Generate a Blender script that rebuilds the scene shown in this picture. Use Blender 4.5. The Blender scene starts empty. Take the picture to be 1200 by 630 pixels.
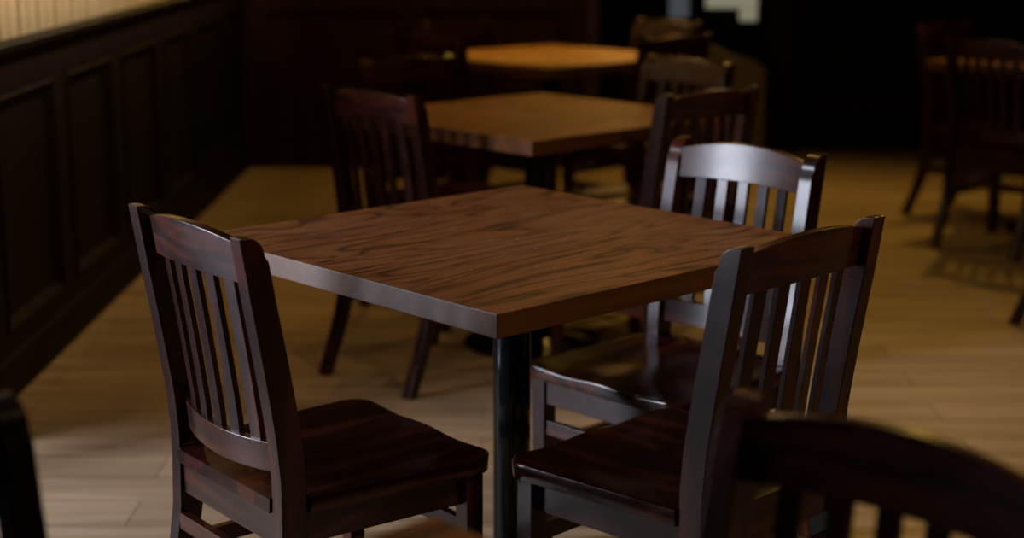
import bpy, bmesh, math, random
from mathutils import Vector, Matrix
S = bpy.context.scene
COL = S.collection
PI = math.pi

# ---------------------------------------------------------------- camera, world, light, exposure
cd = bpy.data.cameras.new('camera')
cam = bpy.data.objects.new('camera', cd); COL.objects.link(cam)
cam.location = (0, 0, 1.4024)
cam.rotation_euler = (Matrix.Rotation(math.radians(90 - 12.464), 4, 'X') @ Matrix.Rotation(0.0021, 4, 'Z')).to_euler()
cd.sensor_width = 36; cd.sensor_fit = 'HORIZONTAL'; cd.lens = 57.12
cd.clip_start = 0.05
cd.dof.use_dof = True; cd.dof.focus_distance = 2.86; cd.dof.aperture_fstop = 2.1
S.camera = cam
S.view_settings.view_transform = 'Standard'; S.view_settings.look = 'None'
S.view_settings.gamma = 1; S.view_settings.exposure = 0.0
try: S.view_settings.use_curve_mapping = False
except Exception: pass
w = bpy.data.worlds.new('world'); S.world = w; w.use_nodes = True
w.node_tree.nodes['Background'].inputs[0].default_value = (0.6, 0.75, 1, 1)
w.node_tree.nodes['Background'].inputs[1].default_value = 0.004

def area(name, loc, rot, sx, sy, power, color, spread=PI):
    l = bpy.data.lights.new(name, 'AREA'); l.shape = 'RECTANGLE'; l.size = sx; l.size_y = sy
    l.energy = power; l.color = color; l.spread = spread
    o = bpy.data.objects.new(name, l); COL.objects.link(o); o.location = loc; o.rotation_euler = rot
    return o
def spot(name, loc, power, color, size=120, blend=0.6, radius=0.05, aim=None):
    l = bpy.data.lights.new(name, 'SPOT'); l.energy = power; l.color = color
    l.spot_size = math.radians(size); l.spot_blend = blend; l.shadow_soft_size = radius
    o = bpy.data.objects.new(name, l); COL.objects.link(o); o.location = loc
    if aim is not None:
        o.rotation_euler = (Vector(aim) - Vector(loc)).to_track_quat('-Z', 'Y').to_euler()
    return o
# daylight entering through the tall window of the added side bay (window_1)
area('daylight_side_window', (-3.22, 2.90, 1.17), (0, -PI / 2, 0), 1.9, 0.82, 165, (0.80, 0.85, 1.0))
# warm ceiling downlights over the rows of tables
WARM = (1.0, 0.60, 0.10)
WARM_TABLE = (1.0, 0.80, 0.13)
spot('downlight', (0.17, 7.5, 2.72), 150, WARM_TABLE, 32, 0.5, 0.07, (0.2, 7.4, 0))
spot('downlight', (0.35, 8.1, 2.72), 38, WARM, 110, 0.7, 0.07, (0.1, 7.5, 0))
spot('downlight', (2.2, 8.0, 2.72), 60, WARM, 110, 0.7, 0.07, (1.9, 6.6, 0))
spot('downlight', (1.45, 4.5, 2.72), 27, WARM, 76, 0.9, 0.07, (1.35, 4.4, 0))
spot('downlight', (1.7, 1.9, 2.72), 62, (1.0, 0.68, 0.36), 110, 0.7, 0.16, (1.2, 2.6, 0))
spot('downlight', (-0.55, 5.7, 2.72), 13, WARM, 90, 0.9, 0.07, (-0.7, 5.7, 0))
spot('downlight', (0.3, 5.3, 2.72), 16, (1.0, 0.52, 0.13), 110, 0.7, 0.07, (0.2, 4.2, 0))
# unseen amber area light added by the far wall for chair-top glints
area('back_bar_light', (0.85, 9.6, 1.30), (-PI / 2, 0, 0), 1.0, 0.5, 2.5, (1.0, 0.5, 0.12))
# unseen strip lights added to brighten the beadboard only
area('rail_light', (-1.12, 5.25, 1.45), (0, PI / 2, 0), 0.06, 2.2, 11, (1.0, 0.74, 0.44))
area('rail_light', (-1.12, 7.7, 1.45), (0, PI / 2, 0), 0.06, 2.4, 10, (1.0, 0.60, 0.20))

# ---------------------------------------------------------------- materials
def new_mat(name):
    m = bpy.data.materials.new(name); m.use_nodes = True
    nt = m.node_tree; b = nt.nodes['Principled BSDF']
    return m, nt, b
def node(nt, t, **k):
    n = nt.nodes.new(t)
    for a, v in k.items(): setattr(n, a, v)
    return n
def ramp(nt, stops):
    r = node(nt, 'ShaderNodeValToRGB'); e = r.color_ramp.elements
    e[0].position, e[0].color = stops[0][0], (*stops[0][1], 1)
    e[1].position, e[1].color = stops[-1][0], (*stops[-1][1], 1)
    for p, c in stops[1:-1]:
        x = e.new(p); x.color = (*c, 1)
    return r
def plain(name, col, rough=0.5, metal=0.0, coat=0.0, spec=0.5, noise=0.0):
    m, nt, b = new_mat(name)
    b.inputs['Base Color'].default_value = (*col, 1); b.inputs['Roughness'].default_value = rough
    b.inputs['Metallic'].default_value = metal; b.inputs['Coat Weight'].default_value = coat
    b.inputs['Specular IOR Level'].default_value = spec
    if noise:
        tc = node(nt, 'ShaderNodeTexCoord'); n = node(nt, 'ShaderNodeTexNoise'); n.inputs['Scale'].default_value = 9
        nt.links.new(tc.outputs['Object'], n.inputs['Vector'])
        r = ramp(nt, [(0.3, tuple(c * (1 - noise) for c in col)), (0.7, tuple(min(1, c * (1 + noise)) for c in col))])
        nt.links.new(n.outputs['Fac'], r.inputs['Fac']); nt.links.new(r.outputs['Color'], b.inputs['Base Color'])
    return m
def wood(name, axis, c0, c1, c2, rough=0.25, scale=7.0, coat=0.12, coat_rough=0.15, spec=0.38):
    """stained wood, grain running along the given object axis"""
    m, nt, b = new_mat(name)
    tc = node(nt, 'ShaderNodeTexCoord'); mp = node(nt, 'ShaderNodeMapping')
    s = [scale * 1.0] * 3; s['xyz'.index(axis)] = scale * 0.12
    mp.inputs['Scale'].default_value = s
    nt.links.new(tc.outputs['Object'], mp.inputs['Vector'])
    n = node(nt, 'ShaderNodeTexNoise'); n.inputs['Scale'].default_value = 1.0; n.inputs['Detail'].default_value = 3
    n.inputs['Distortion'].default_value = 0.6
    nt.links.new(mp.outputs['Vector'], n.inputs['Vector'])
    mul = node(nt, 'ShaderNodeMath', operation='MULTIPLY'); mul.inputs[1].default_value = 9
    nt.links.new(n.outputs['Fac'], mul.inputs[0])
    fr = node(nt, 'ShaderNodeMath', operation='PINGPONG'); fr.inputs[1].default_value = 1
    nt.links.new(mul.outputs[0], fr.inputs[0])
    r = ramp(nt, [(0.0, c0), (0.55, c1), (1.0, c2)])
    nt.links.new(fr.outputs[0], r.inputs['Fac']); nt.links.new(r.outputs['Color'], b.inputs['Base Color'])
    n2 = node(nt, 'ShaderNodeTexNoise'); n2.inputs['Scale'].default_value = 14; n2.inputs['Detail'].default_value = 4
    nt.links.new(tc.outputs['Object'], n2.inputs['Vector'])
    rr = node(nt, 'ShaderNodeMapRange'); rr.inputs[3].default_value = rough - 0.05; rr.inputs[4].default_value = rough + 0.12
    nt.links.new(n2.outputs['Fac'], rr.inputs[0]); nt.links.new(rr.outputs[0], b.inputs['Roughness'])
    b.inputs['Coat Weight'].default_value = coat; b.inputs['Coat Roughness'].default_value = coat_rough
    b.inputs['Specular IOR Level'].default_value = spec
    return m
ESP = ((0.012, 0.0030, 0.0020), (0.021, 0.0050, 0.0032), (0.060, 0.0125, 0.0050))
DX = wood('espresso_wood_x', 'x', *ESP)
DY = wood('espresso_wood_y', 'y', *ESP)
SEATW = wood('espresso_seat_wood', 'y', *ESP, rough=0.15, coat=0.0)
DZ = wood('espresso_wood_z', 'z', *ESP, spec=0.30)
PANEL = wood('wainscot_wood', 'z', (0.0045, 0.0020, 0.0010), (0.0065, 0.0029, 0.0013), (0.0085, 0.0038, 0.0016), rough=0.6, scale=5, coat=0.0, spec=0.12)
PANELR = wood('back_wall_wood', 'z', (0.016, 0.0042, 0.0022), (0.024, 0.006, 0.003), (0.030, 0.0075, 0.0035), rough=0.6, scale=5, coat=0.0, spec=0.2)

def oak_top():
    m, nt, b = new_mat('stained_oak_top')
    L = nt.links.new
    tc = node(nt, 'ShaderNodeTexCoord')
    # cathedral figure: distorted bands stretched along x
    mp = node(nt, 'ShaderNodeMapping'); mp.inputs['Scale'].default_value = (1.5, 8.5, 8.5); mp.inputs['Location'].default_value = (3.1, 1.7, 0)
    L(tc.outputs['Object'], mp.inputs['Vector'])
    n = node(nt, 'ShaderNodeTexNoise'); n.inputs['Scale'].default_value = 1; n.inputs['Detail'].default_value = 2; n.inputs['Distortion'].default_value = 0.8
    L(mp.outputs['Vector'], n.inputs['Vector'])
    mu = node(nt, 'ShaderNodeMath', operation='MULTIPLY'); mu.inputs[1].default_value = 17; L(n.outputs['Fac'], mu.inputs[0])
    pp = node(nt, 'ShaderNodeMath', operation='PINGPONG'); pp.inputs[1].default_value = 1; L(mu.outputs[0], pp.inputs[0])
    # fine pores
    mp2 = node(nt, 'ShaderNodeMapping'); mp2.inputs['Scale'].default_value = (9, 150, 150); L(tc.outputs['Object'], mp2.inputs['Vector'])
    n2 = node(nt, 'ShaderNodeTexNoise'); n2.inputs['Scale'].default_value = 1; n2.inputs['Detail'].default_value = 3; L(mp2.outputs['Vector'], n2.inputs['Vector'])
    base = ramp(nt, [(0.0, (0.038, 0.012, 0.004)), (0.2, (0.16, 0.056, 0.016)), (0.5, (0.27, 0.098, 0.030)), (1.0, (0.31, 0.115, 0.036))])
    L(pp.outputs[0], base.inputs['Fac'])
    pr = ramp(nt, [(0.33, (0.5, 0.42, 0.36)), (0.55, (1, 1, 1))]); L(n2.outputs['Fac'], pr.inputs['Fac'])
    mx = node(nt, 'ShaderNodeMix', data_type='RGBA', blend_type='MULTIPLY'); mx.inputs[0].default_value = 0.8
    L(base.outputs['Color'], mx.inputs[6]); L(pr.outputs['Color'], mx.inputs[7])
    # worn, slightly bleached blotches
    n3 = node(nt, 'ShaderNodeTexNoise'); n3.inputs['Scale'].default_value = 3.2; n3.inputs['Detail'].default_value = 5; L(tc.outputs['Object'], n3.inputs['Vector'])
    wr = ramp(nt, [(0.45, (0, 0, 0)), (0.75, (1, 1, 1))]); L(n3.outputs['Fac'], wr.inputs['Fac'])
    mw = node(nt, 'ShaderNodeMix', data_type='RGBA'); L(mx.outputs[2], mw.inputs[6]); mw.inputs[7].default_value = (0.30, 0.125, 0.060, 1)
    mk = node(nt, 'ShaderNodeMath', operation='MULTIPLY'); mk.inputs[1].default_value = 0.6; L(wr.outputs['Color'], mk.inputs[0]); L(mk.outputs[0], mw.inputs[0])
    # small nicks in the varnish
    mp4 = node(nt, 'ShaderNodeMapping'); mp4.inputs['Scale'].default_value = (60, 130, 60); L(tc.outputs['Object'], mp4.inputs['Vector'])
    n4 = node(nt, 'ShaderNodeTexNoise'); n4.inputs['Scale'].default_value = 1; n4.inputs['Detail'].default_value = 2; L(mp4.outputs['Vector'], n4.inputs['Vector'])
    nk = ramp(nt, [(0.73, (0, 0, 0)), (0.75, (1, 1, 1))]); L(n4.outputs['Fac'], nk.inputs['Fac'])
    mn = node(nt, 'ShaderNodeMix', data_type='RGBA'); L(nk.outputs['Color'], mn.inputs[0]); L(mw.outputs[2], mn.inputs[6]); mn.inputs[7].default_value = (0.5, 0.36, 0.26, 1)
    L(mn.outputs[2], b.inputs['Base Color'])
    rr = node(nt, 'ShaderNodeMapRange'); rr.inputs[3].default_value = 0.36; rr.inputs[4].default_value = 0.58
    L(n3.outputs['Fac'], rr.inputs[0]); L(rr.outputs[0], b.inputs['Roughness'])
    bp = node(nt, 'ShaderNodeBump'); bp.inputs['Strength'].default_value = 0.25; bp.inputs['Distance'].default_value = 0.001
    L(n2.outputs['Fac'], bp.inputs['Height']); L(bp.outputs['Normal'], b.inputs['Normal'])
    b.inputs['Specular IOR Level'].default_value = 0.45
    return m
OAK = oak_top()
EDGE = wood('table_edge_wood', 'x', (0.08, 0.029, 0.009), (0.11, 0.040, 0.012), (0.14, 0.050, 0.015), rough=0.33, scale=10, coat=0.08, coat_rough=0.25, spec=0.34)

def floor_mat():
    m, nt, b = new_mat('oak_plank_floor')
    L = nt.links.new
    tc = node(nt, 'ShaderNodeTexCoord')
    br = node(nt, 'ShaderNodeTexBrick'); br.offset = 0.37; br.squash = 1
    br.inputs['Scale'].default_value = 1; br.inputs['Brick Width'].default_value = 1.3; br.inputs['Row Height'].default_value = 0.165
    br.inputs['Mortar Size'].default_value = 0.0016; br.inputs['Mortar Smooth'].default_value = 0.2; br.inputs['Bias'].default_value = 0
    br.inputs['Color1'].default_value = (0.40, 0.285, 0.17, 1); br.inputs['Color2'].default_value = (0.49, 0.355, 0.225, 1); br.inputs['Mortar'].default_value = (0.12, 0.08, 0.045, 1)
    mo = node(nt, 'ShaderNodeMapping'); mo.inputs['Location'].default_value = (20.4, 20.03, 0); L(tc.outputs['Object'], mo.inputs['Vector']); L(mo.outputs['Vector'], br.inputs['Vector'])
    mp = node(nt, 'ShaderNodeMapping'); mp.inputs['Scale'].default_value = (1.3, 14, 1); L(tc.outputs['Object'], mp.inputs['Vector'])
    n = node(nt, 'ShaderNodeTexNoise'); n.inputs['Scale'].default_value = 1; n.inputs['Detail'].default_value = 6; n.inputs['Roughness'].default_value = 0.6; n.inputs['Distortion'].default_value = 0.5
    L(mp.outputs['Vector'], n.inputs['Vector'])
    r = ramp(nt, [(0.3, (0.66, 0.62, 0.58)), (0.68, (1.12, 1.12, 1.12))]); L(n.outputs['Fac'], r.inputs['Fac'])
    mx = node(nt, 'ShaderNodeMix', data_type='RGBA', blend_type='MULTIPLY'); mx.inputs[0].default_value = 1
    L(br.outputs['Color'], mx.inputs[6]); L(r.outputs['Color'], mx.inputs[7]); L(mx.outputs[2], b.inputs['Base Color'])
    b.inputs['Roughness'].default_value = 0.5; b.inputs['Specular IOR Level'].default_value = 0.35
    return m
FLOOR = floor_mat()
BLACK = plain('black_metal', (0.006, 0.006, 0.007), 0.12, 0.0, 0.0, 0.25)
BEAD = plain('cream_beadboard', (0.52, 0.44, 0.33), 0.5, noise=0.04)
GROOVE = plain('beadboard_groove', (0.03, 0.022, 0.014), 0.7)
TAN = plain('tan_vinyl', (0.17, 0.14, 0.095), 0.6, noise=0.08)
CEIL = plain('ceiling_paint', (0.10, 0.09, 0.08), 0.9)
DARKWALL = plain('dark_wall_paint', (0.008, 0.007, 0.008), 0.8, spec=0.2, noise=0.1)
def glow(name, col, st):
    m, nt, b = new_mat(name)
    b.inputs['Base Color'].default_value = (0.02, 0.02, 0.02, 1); b.inputs['Roughness'].default_value = 0.2
    b.inputs['Emission Color'].default_value = (*col, 1); b.inputs['Emission Strength'].default_value = st
    return m

# ---------------------------------------------------------------- mesh helpers
def obj(name, bm, mat, parent=None, smooth=True, bevel=0.0, segs=2):
    bmesh.ops.recalc_face_normals(bm, faces=bm.faces)
    me = bpy.data.meshes.new(name); bm.to_mesh(me); bm.free()
    mats = mat if isinstance(mat, (list, tuple)) else [mat]
    for m in mats: me.materials.append(m)
    o = bpy.data.objects.new(name, me); COL.objects.link(o)
    if smooth:
        for p in me.polygons: p.use_smooth = True
        me.set_sharp_from_angle(angle=math.radians(35))
    if bevel:
        b = o.modifiers.new('bevel', 'BEVEL'); b.width = bevel; b.segments = segs; b.limit_method = 'ANGLE'; b.angle_limit = math.radians(40)
        b.harden_normals = True
    if parent: o.parent = parent
    return o
def box(bm, x0, x1, y0, y1, z0, z1, mi=0):
    v = [bm.verts.new((x, y, z)) for x in (x0, x1) for y in (y0, y1) for z in (z0, z1)]
    for f in ((0, 1, 3, 2), (4, 6, 7, 5), (0, 4, 5, 1), (2, 3, 7, 6), (0, 2, 6, 4), (1, 5, 7, 3)):
        bm.faces.new([v[i] for i in f]).material_index = mi
def boxm(*a):
    bm = bmesh.new(); box(bm, *a); return bm
def sweep(rings, closed_ends=True):
    """rings: list of lists of 3-D points, same count -> lofted solid"""
    bm = bmesh.new(); R = [[bm.verts.new(p) for p in r] for r in rings]; n = len(R[0])
    for a, b in zip(R, R[1:]):
        for i in range(n): bm.faces.new((a[i], a[(i + 1) % n], b[(i + 1) % n], b[i]))
    if closed_ends: bm.faces.new(R[0]); bm.faces.new(R[-1][::-1])
    return bm
def prism_x(poly, x0, x1):
    return sweep([[(x, y, z) for y, z in poly] for x in (x0, x1)])
def lathe(prof, n=48, c=(0, 0)):
    bm = bmesh.new(); R = []
    for r, z in prof:
        R.append([bm.verts.new((c[0] + r * math.cos(2 * PI * i / n), c[1] + r * math.sin(2 * PI * i / n), z)) for i in range(n)])
    for a, b in zip(R, R[1:]):
        for i in range(n): bm.faces.new((a[i], a[(i + 1) % n], b[(i + 1) % n], b[i]))
    bm.faces.new(R[0][::-1]); bm.faces.new(R[-1])
    return bm
def empty(name, loc, rz, label, cat, group=None):
    o = bpy.data.objects.new(name, None); COL.objects.link(o); o.location = loc; o.rotation_euler = (0, 0, rz)
    o.empty_display_size = 0.2
    o['label'] = label; o['category'] = cat
    if group: o['group'] = group
    return o
def struct(name, bm, m, **k):
    o = obj(name, bm, m, **k); o['kind'] = 'structure'; return o
def dup(root, loc, rz, label, group=None):
    r = root.copy(); COL.objects.link(r); r.location = loc; r.rotation_euler = (0, 0, rz); r['label'] = label
    if group: r['group'] = group
    for ch in [o for o in CHILD[root.name]]:
        c = ch.copy(); COL.objects.link(c); c.parent = r
    return r
CHILD = {}

# ---------------------------------------------------------------- the room
YB = 8.97; YB2 = 9.75; XL = -1.5; XR = 5.2; YF = -1.6; ZC = 2.8; XP = 0.40
struct('floor', boxm(-3.4, XR + 0.1, YF - 0.1, YB2 + 0.1, -0.1, 0), FLOOR, smooth=False)
struct('ceiling', boxm(-3.4, XR + 0.1, YF - 0.1, YB2 + 0.1, ZC, ZC + 0.1), CEIL, smooth=False)
WY1 = 4.05; BY0 = 2.35; XB = -3.2
WY0, WYE, WZ0, WZ1 = 2.42, 3.30, 0.10, 2.14
BAYF = plain('bay_floor_slate', (0.012, 0.011, 0.011), 0.6, spec=0.3, noise=0.2)
struct('floor_bay', boxm(-3.2, XL - 0.03, BY0, WY1, -0.01, 0.004), BAYF, smooth=False)  # dark floor added in the unseen bay to keep its reflection off the chairs
# left wall; unseen bay added to place the daylight window, near end shades front chairs
bm = bmesh.new()
box(bm, XL - 0.14, XL, YF, BY0, 0, ZC); box(bm, XL - 0.14, XL, WY1, YB2, 0, ZC)
box(bm, XB, XL - 0.14, BY0 - 0.1, BY0, 0, ZC); box(bm, XB, XL - 0.14, WY1, WY1 + 0.1, 0, ZC)
box(bm, XB - 0.14, XB, BY0 - 0.1, WY0, 0, ZC); box(bm, XB - 0.14, XB, WYE, WY1 + 0.1, 0, ZC)
box(bm, XB - 0.14, XB, WY0, WYE, 0, WZ0); box(bm, XB - 0.14, XB, WY0, WYE, WZ1, ZC)
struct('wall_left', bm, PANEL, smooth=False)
# cream beadboard above the wainscot: boards with alternating deep and shallow grooves
bm = bmesh.new()
box(bm, XL, XL + 0.006, WY1 + 0.04, YB, 1.0, ZC, 1)
y = 4.125
k = 0
while y < YB:
    g = 0.022 if k % 2 == 0 else 0.010
    box(bm, XL + 0.004, XL + 0.016, y + g, min(y + 0.0995, YB) - (0.001 if k % 2 == 0 else 0.003), 1.0, ZC)
    y += 0.0995; k += 1
struct('trim_1', bm, [BEAD, GROOVE], smooth=False)
# wainscot: cap rail, frieze, stiles, bottom rail, moulded panels
bm = bmesh.new()
cap = [(XL, 1.0), (XL, 1.028), (XL + 0.06, 1.028), (XL + 0.066, 1.02), (XL + 0.06, 1.0), (XL + 0.04, 0.995), (XL + 0.032, 0.975), (XL + 0.028, 0.96), (XL, 0.96)]
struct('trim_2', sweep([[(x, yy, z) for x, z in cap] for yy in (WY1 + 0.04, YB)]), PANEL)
bm = bmesh.new()
box(bm, XL, XL + 0.028, WY1 + 0.04, YB, 0.875, 0.97)
box(bm, XL, XL + 0.028, WY1 + 0.04, YB, 0.0, 0.185)
ys = [5.205 + 0.765 * i for i in range(-2, 6)]
for yy in ys:
    if yy < YB - 0.05: box(bm, XL, XL + 0.0275, max(yy, WY1 + 0.04), min(yy + 0.16, YB), 0.18, 0.88)
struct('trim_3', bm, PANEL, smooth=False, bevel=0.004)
for yy in ys:
    a, b_ = yy + 0.16, min(yy + 0.765, YB)
    if a > YB - 0.1: continue
    bm = bmesh.new()
    # sloping panel moulding (picture-frame) and raised field
    o_ = [(a, 0.185), (b_, 0.185), (b_, 0.875), (a, 0.875)]
    rr = []
    for d, x in ((0.0, 0.030), (0.008, 0.034), (0.022, 0.020), (0.032, 0.008)):
        rr.append([bm.verts.new((XL + x, p[0] + (d if i in (0, 3) else -d), p[1] + (d if i < 2 else -d))) for i, p in enumerate(o_)])
    for q, s_ in zip(rr, rr[1:]):
        for i in range(4): bm.faces.new((q[i], q[(i + 1) % 4], s_[(i + 1) % 4], s_[i]))
    bm.faces.new(rr[-1])
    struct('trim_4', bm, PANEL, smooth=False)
base = [(0, 0), (0.045, 0), (0.045, 0.095), (0.04, 0.11), (0.032, 0.12), (0.028, 0.122), (0, 0.122)]
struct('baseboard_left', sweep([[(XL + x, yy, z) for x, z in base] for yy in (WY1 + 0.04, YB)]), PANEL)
# side window: frame and clear glass
wf = bmesh.new()
for a in ((WY0, WYE, WZ0, WZ0 + 0.05), (WY0, WYE, WZ1 - 0.05, WZ1), (WY0, WY0 + 0.05, WZ0, WZ1), (WYE - 0.05, WYE, WZ0, WZ1)):
    box(wf, XB - 0.13, XB + 0.02, *a)
struct('window_1', wf, PANEL, smooth=False)
# back-left panelled wall and its end post
struct('wall_back_left', boxm(XL, XP, YB, YB + 0.12, 0, ZC), PANELR, smooth=False)
bm = bmesh.new()
box(bm, XL + 0.03, XP, YB - 0.03, YB, 0, 0.14)
box(bm, XL + 0.03, XP, YB - 0.025, YB, 0.86, 0.99)
for x in (-1.47, -0.62, 0.26):
    box(bm, x, x + 0.12, YB - 0.024, YB, 0.14, 0.86)
struct('trim_5', bm, PANELR, smooth=False, bevel=0.004)
POST = plain('post_wood', (0.045, 0.016, 0.008), 0.5)
struct('trim_6', boxm(XP, XP + 0.07, YB - 0.05, YB + 0.14, 0, ZC), POST, smooth=False, bevel=0.004)
# far back wall with its window and glowing door pane, right and front walls
struct('wall_back', boxm(XL, XR, YB2, YB2 + 0.12, 0, ZC), DARKWALL, smooth=False)
struct('wall_right', boxm(XR, XR + 0.1, YF, YB2, 0, ZC), DARKWALL, smooth=False)
struct('wall_front', boxm(XL, XR, YF - 0.1, YF, 0, ZC), DARKWALL, smooth=False)
bm = bmesh.new(); box(bm, 1.52, XR, YB2 - 0.03, YB2, 0.22, 0.30); box(bm, 1.52, XR, YB2 - 0.025, YB2, 0, 0.1)
box(bm, 1.52, 1.66, YB2 - 0.028, YB2, 0.1, ZC)
struct('baseboard_back', bm, PANELR, smooth=False, bevel=0.004)
# lit far window: pale pane above a sill that glows cream
fr = bmesh.new()
for a in ((1.10, 1.50, 0.72, 0.84), (1.10, 1.14, 0.80, 1.7), (1.44, 1.50, 0.80, 1.7), (1.10, 1.50, 1.66, 1.70)):
    box(fr, a[0], a[1], YB2 - 0.05, YB2, a[2], a[3])
win = struct('window_2', fr, DARKWALL, smooth=False)
p_ = obj('pane', boxm(1.14, 1.44, YB2 - 0.02, YB2 - 0.01, 0.90, 1.66), glow('far_daylight', (0.42, 0.55, 0.52), 0.40), win, smooth=False)
p_ = obj('lit_sill', boxm(1.14, 1.44, YB2 - 0.09, YB2 - 0.01, 0.84, 0.90), glow('lit_sill_paint', (0.50, 0.47, 0.32), 0.42), win, smooth=False)  # sill brightness is put into its emission
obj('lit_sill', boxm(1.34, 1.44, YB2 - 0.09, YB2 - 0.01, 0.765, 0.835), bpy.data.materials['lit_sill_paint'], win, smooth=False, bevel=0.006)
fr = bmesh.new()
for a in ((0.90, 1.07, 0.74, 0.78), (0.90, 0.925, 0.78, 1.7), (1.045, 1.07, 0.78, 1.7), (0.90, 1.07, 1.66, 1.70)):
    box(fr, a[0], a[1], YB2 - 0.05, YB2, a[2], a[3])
door_obj = struct('window_3', fr, DARKWALL, smooth=False)
obj('pane', boxm(0.925, 1.045, YB2 - 0.02, YB2 - 0.01, 0.78, 1.66), glow('dim_glass', (0.10, 0.115, 0.13), 0.5), door_obj, smooth=False)  # dim emission stands in for a faint reflection in dark door glass

# ---------------------------------------------------------------- dining chair
W, H, ZS, PW = 0.410, 0.888, 0.430, 0.035
WF, DS = 0.470, 0.440
def interp(tab, z):
    for (z0, *a), (z1, *b) in zip(tab, tab[1:]):
        if z <= z1:
            t = (z - z0) / (z1 - z0); return [p + (q - p) * t for p, q in zip(a, b)]
    return list(tab[-1][1:])
PT = [(0, -0.096, 0.034), (0.06, -0.073, 0.036), (0.12, -0.049, 0.039), (0.18, -0.028, 0.042), (0.24, -0.012, 0.044), (0.31, -0.002, 0.047), (0.40, 0.0, 0.049),
      (0.46, 0.0, 0.050), (0.54, -0.007, 0.050), (0.62, -0.019, 0.049), (0.70, -0.032, 0.048), (0.78, -0.046, 0.047), (H, -0.063, 0.046)]
def yrear(z): return interp(PT, z)[0]
def post_bm(s):
    rear, front = [], []
    zs = [i * H / 40 for i in range(41)]
    for z in zs:
        yr, d = interp(PT, z)
        rear.append((yr, z))
        if z < H - 0.034: front.append((yr + d, z))
    yr, d = interp(PT, H)
    R = 0.034
    arc = [(yr + d - R + R * math.cos(t), H - R + R * math.sin(t)) for t in [PI / 2 * i / 8 for i in range(9)]]
    poly = rear + arc[::-1][:] + front[::-1]
    x0 = s * (W / 2 - PW / 2)
    return prism_x(poly, x0 - PW / 2, x0 + PW / 2)
XI = W / 2 - PW           # inner half width between posts
def curved_rail(zb, zt, ends_y, bulge, th, arch_t, arch_b, n=24, zend_drop=0.0):
    """rail between the posts, bowed backwards in plan, arched on top"""
    rings = []
    for i in range(n + 1):
        u = -1 + 2 * i / n; x = (XI + 0.004) * u
        top = zt + arch_t * (1 - u * u) ; bot = zb + arch_b * (1 - u * u)
        def yy(z): return yrear(z) + ends_y - bulge * (1 - u * u)
        r = []
        for z, k in ((bot, 0), (bot + 0.3 * (top - bot), 0), (bot + 0.7 * (top - bot), 0), (top, 0)):
            r.append((x, yy(z), z))
        for z in (top, bot + 0.7 * (top - bot), bot + 0.3 * (top - bot), bot):
            r.append((x, yy(z) + th, z))
        rings.append(r)
    return sweep(rings)
def slat_bm(xc):
    w = 0.0275; u = xc / XI; zb, zt = 0.508, 0.806
    rings = []
    for i in range(9):
        z = zb + (zt - zb) * i / 8
        bul = (0.026 * (1 - i / 8) + 0.020 * (i / 8)) * (1 - u * u)
        y0 = yrear(z) + 0.024 - bul
        sl = -2 * 0.023 * u * 1.0 / XI * (-1)        # plan tangent of the bow
        rings.append([(xc - w / 2, y0 - sl * w / 2, z), (xc + w / 2, y0 + sl * w / 2, z), (xc + w / 2, y0 + sl * w / 2 + 0.011, z), (xc - w / 2, y0 - sl * w / 2 + 0.011, z)])
    return sweep(rings)
def seat_bm():
    """saddled seat, trapezoid in plan with rounded front corners, notched round the posts"""
    bm = bmesh.new()
    nx, ny = 40, 36
    def half(y):
        t = y / DS
        hw = W / 2 + 0.004 + (WF / 2 - W / 2 - 0.004) * min(1, t)
        R = 0.05
        if y > DS - R: hw -= R - math.sqrt(max(0, R * R - (y - DS + R) ** 2))
        if y < 0.052: hw = XI - 0.0005
        return hw
    ysv = [-0.004, 0.02, 0.0515, 0.0525] + [0.0525 + (DS - 0.06 - 0.0525) * i / 22 for i in range(1, 23)] + [DS - 0.05 + 0.05 * math.sin(PI / 2 * i / 8) for i in range(0, 9)]
    ysv = sorted(set(round(v, 5) for v in ysv))
    def dish(u, y):
        t = max(0, min(1, y / DS))
        lobes = 0.5 - 0.5 * math.cos(2 * PI * abs(u)) if abs(u) < 1 else 0     # two thigh hollows
        bowl = (1 - u * u) ** 1 * math.sin(PI * min(1, t * 1.1 + 0.04)) if t < 0.9 else 0
        return -0.0045 * lobes * min(1, t * 1.6) - 0.004 * max(0, bowl)
    top, bot = [], []
    e = 0.004
    for j, y in enumerate(ysv):
        hw = half(y); rt, rb = [], []
        for i in range(nx + 1):
            u = -1 + 2 * i / nx; us = math.copysign(1 - (1 - abs(u)) ** 1.6, u)
            z = ZS + dish(us, y)
            edge = min((1 - abs(us)) * hw, DS - y, (y + 0.004) * 1.0)
            if edge < e: z -= e - math.sqrt(max(0, e * e - (e - edge) ** 2))
            rt.append(bm.verts.new((us * hw, y, z))); rb.append(bm.verts.new((us * hw * 0.99, y if y < DS - 0.01 else y - 0.004, ZS - 0.030)))
        top.append(rt); bot.append(rb)
    for G, fl in ((top, False), (bot, True)):
        for a, b in zip(G, G[1:]):
            for i in range(nx):
                f = (a[i], a[i + 1], b[i + 1], b[i])
                bm.faces.new(f[::-1] if fl else f)
    for j in range(len(ysv) - 1):
        for i in (0, nx): bm.faces.new((top[j][i], top[j + 1][i], bot[j + 1][i], bot[j][i]))
    for j in (0, len(ysv) - 1):
        for i in range(nx): bm.faces.new((top[j][i], top[j][i + 1], bot[j][i + 1], bot[j][i]))
    return bm
def front_leg_bm(s):
    xc = s * 0.2; yc = 0.395
    return sweep([[(xc + a * h, yc + b * h, z) for a, b in ((-1, -1), (1, -1), (1, 1), (-1, 1))] for z, h in ((0, 0.0155), (0.3, 0.0185), (0.4015, 0.0185))])
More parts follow.
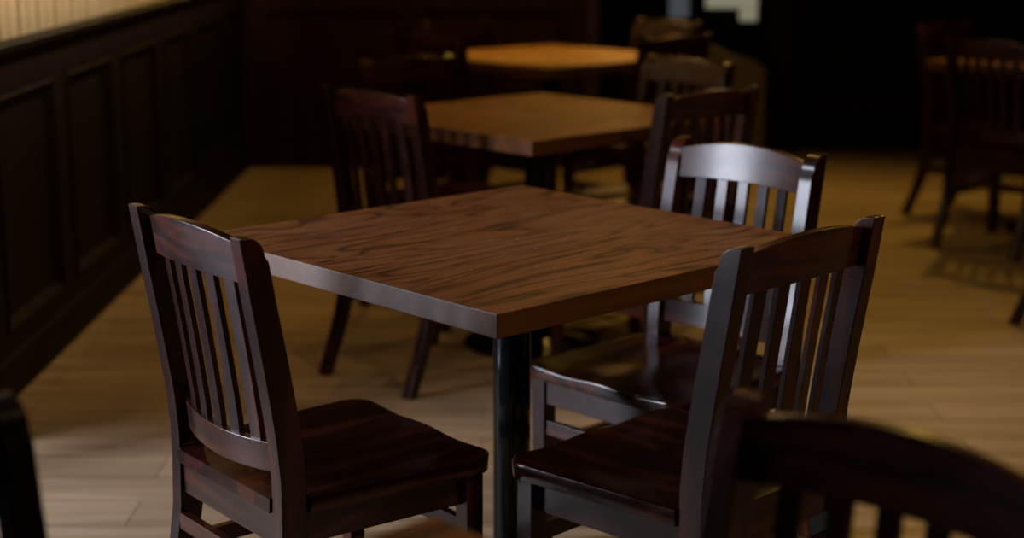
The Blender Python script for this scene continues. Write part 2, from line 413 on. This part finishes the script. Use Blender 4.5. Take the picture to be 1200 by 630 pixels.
def make_chair(loc, rz, label, group):
    r = empty('dining_chair', loc, rz, label, 'chair', group)
    P = []
    def part(n, bm, m, **k): P.append(obj(n, bm, m, r, **k))
    part('seat', seat_bm(), SEATW)
    for s in (-1, 1): part('back_post', post_bm(s), DZ, bevel=0.0022)
    part('crest_rail', curved_rail(0.800, 0.868, 0.020, 0.020, 0.020, 0.020, 0.005), DX, bevel=0.002)
    part('lower_rail', curved_rail(0.466, 0.520, 0.022, 0.030, 0.018, -0.004, -0.006), DX, bevel=0.002)
    for i in range(5): part('slat', slat_bm((i - 2) * XI * 2 / 6), DZ, bevel=0.0012, segs=1)
    for s in (-1, 1): part('front_leg', front_leg_bm(s), DZ, bevel=0.002)
    part('rear_apron', boxm(-XI, XI, 0.006, 0.024, 0.338, 0.4005), DX, bevel=0.0015)
    part('front_apron', boxm(-0.182, 0.182, 0.390, 0.408, 0.338, 0.4005), DX, bevel=0.0015)
    for s in (-1, 1):
        a0, a1 = (s * 0.181, 0.048), (s * 0.191, 0.378)
        part('side_apron', sweep([[(x - 0.009, yy, z) , (x + 0.009, yy, z), (x + 0.009, yy, z2), (x - 0.009, yy, z2)] for (x, yy), z, z2 in ((a0, 0.338, 0.4005), (a1, 0.338, 0.4005))]), DY, bevel=0.0015)
        part('stretcher', sweep([[(x - 0.009, yy, z) , (x + 0.009, yy, z), (x + 0.009, yy, z2), (x - 0.009, yy, z2)] for (x, yy), z, z2 in (((s * 0.186, 0.022), 0.215, 0.248), ((s * 0.199, 0.380), 0.215, 0.248))]), DY, bevel=0.0015)
    part('stretcher', boxm(-XI, XI, -0.006, 0.012, 0.268, 0.300), DX, bevel=0.0015)
    part('stretcher', boxm(-0.182, 0.182, 0.392, 0.408, 0.268, 0.300), DX, bevel=0.0015)
    CHILD[r.name] = P
    return r
D = math.radians
G = 'slat-back dining chairs'
proto = make_chair((-0.512, 2.741, 0), D(-51.9), 'dark slat-back chair left of the sharp middle table, seen from behind in focus', G)
CH = [
    (0.457, 2.660, 45.2, 'dark slat-back chair front right of the sharp middle table, black back toward us'),
    (0.495, 3.590, 134.0, 'slat-back chair behind the sharp middle table, crest shining pale in window light'),
    (-0.385, 4.765, -43.0, 'blurred dark dining chair at left of the second table, legs splayed on open floor'),
    (0.552, 4.798, 41.0, 'dark dining chair right of the second table, directly behind the chair with shining crest'),
    (0.590, 5.740, 130.0, 'dark dining chair at back right of the second table, warm light along its arched top'),
    (-0.345, 5.800, -138.0, 'dark dining chair at back left of the second table, one post tip catching warm light'),
    (-0.320, 6.930, -47.0, 'very dark dining chair at front left of the third, farthest table'),
    (0.660, 6.900, 43.0, 'very dark dining chair at front right of the third, farthest table'),
    (0.710, 7.820, 130.0, 'farthest dining chair at back right of the third table, below the pale window'),
    (-0.250, 7.880, -139.0, 'farthest dining chair at back left of the third table against the panelled wall'),
    (0.360, 1.540, 136.0, 'large blurred chair back cut by the bottom right corner, closest to the camera'),
    (-0.655, 1.520, -136.0, 'blurred black chair post cut by the bottom left corner of the picture'),
    (1.980, 6.690, -47.0, 'black dining chair at the far right table, its back toward us before the table edge'),
    (2.050, 7.630, -137.0, 'black dining chair at the back left of the far right table, half hidden'),
    (1.940, 5.550, -137.0, 'black dining chair cut by the right edge, one curved rear leg on the floor'),
]
for x, y, a, lab in CH: dup(proto, (x, y, 0), D(a), lab, G)

# ---------------------------------------------------------------- pedestal tables
TT, TB = 0.76, 0.717
def make_table(loc, rz, label, group):
    r = empty('pedestal_table', loc, rz, label, 'table', group)
    h = 0.45
    bm = bmesh.new(); box(bm, -h, h, -h, h, TB, TT)
    for f in bm.faces:
        f.material_index = 0 if abs(f.calc_center_median().z - TT) < 1e-4 else 1
    P = [obj('tabletop', bm, [OAK, EDGE], r, smooth=True, bevel=0.0022)]
    P.append(obj('mounting_plate', sweep([[(a * q, b * q, z) for a, b in ((-1, -1), (1, -1), (1, 1), (-1, 1))] for z, q in ((0.700, 0.10), (0.708, 0.17), (TB, 0.17))]), BLACK, r))
    P.append(obj('column', lathe([(0.0385, 0.03), (0.0385, 0.702)]), BLACK, r))
    P.append(obj('base', lathe([(0.236, 0.0), (0.238, 0.006), (0.234, 0.012), (0.18, 0.022), (0.10, 0.036), (0.055, 0.05), (0.045, 0.058)], 64), BLACK, r))
    CHILD[r.name] = P
    return r
G2 = 'square pedestal tables'
t1 = make_table((0, 3.2014, 0), D(42.86), 'sharp square brown oak pedestal table in the middle, dark grain streaks on top', G2)
for x, y, lab in ((0.079, 5.219, 'blurred square oak table directly behind the sharp middle table'),
                  (0.173, 7.384, 'farthest small-looking amber tabletop at the top centre'),
                  (-0.108, 1.030, 'blurred orange-brown table corner poking in at the bottom edge'),
                  (2.45, 7.15, 'dark pedestal table at the far right behind the black chair back')):
    dup(t1, (x, y, 0), D(42.86), lab, G2)

# ---------------------------------------------------------------- tan bench end by the back wall
r = empty('booth_bench', (1.30, 9.42, 0), 0, 'tan upholstered bench end with sloping shoulder standing by the far wall', 'bench')
prof = [(-0.22, 0.08), (0.14, 0.08), (0.14, 0.50), (0.135, 0.525), (0.12, 0.54), (0.06, 0.56), (-0.02, 0.585), (-0.10, 0.62), (-0.16, 0.645), (-0.22, 0.66)]
obj('bench_body', sweep([[(x, yy, z) for x, z in prof] for yy in (-0.2, 0.2)]), TAN, r, bevel=0.015, segs=3)
obj('plinth', boxm(-0.20, 0.12, -0.18, 0.18, 0, 0.085), DARKWALL, r, bevel=0.004)
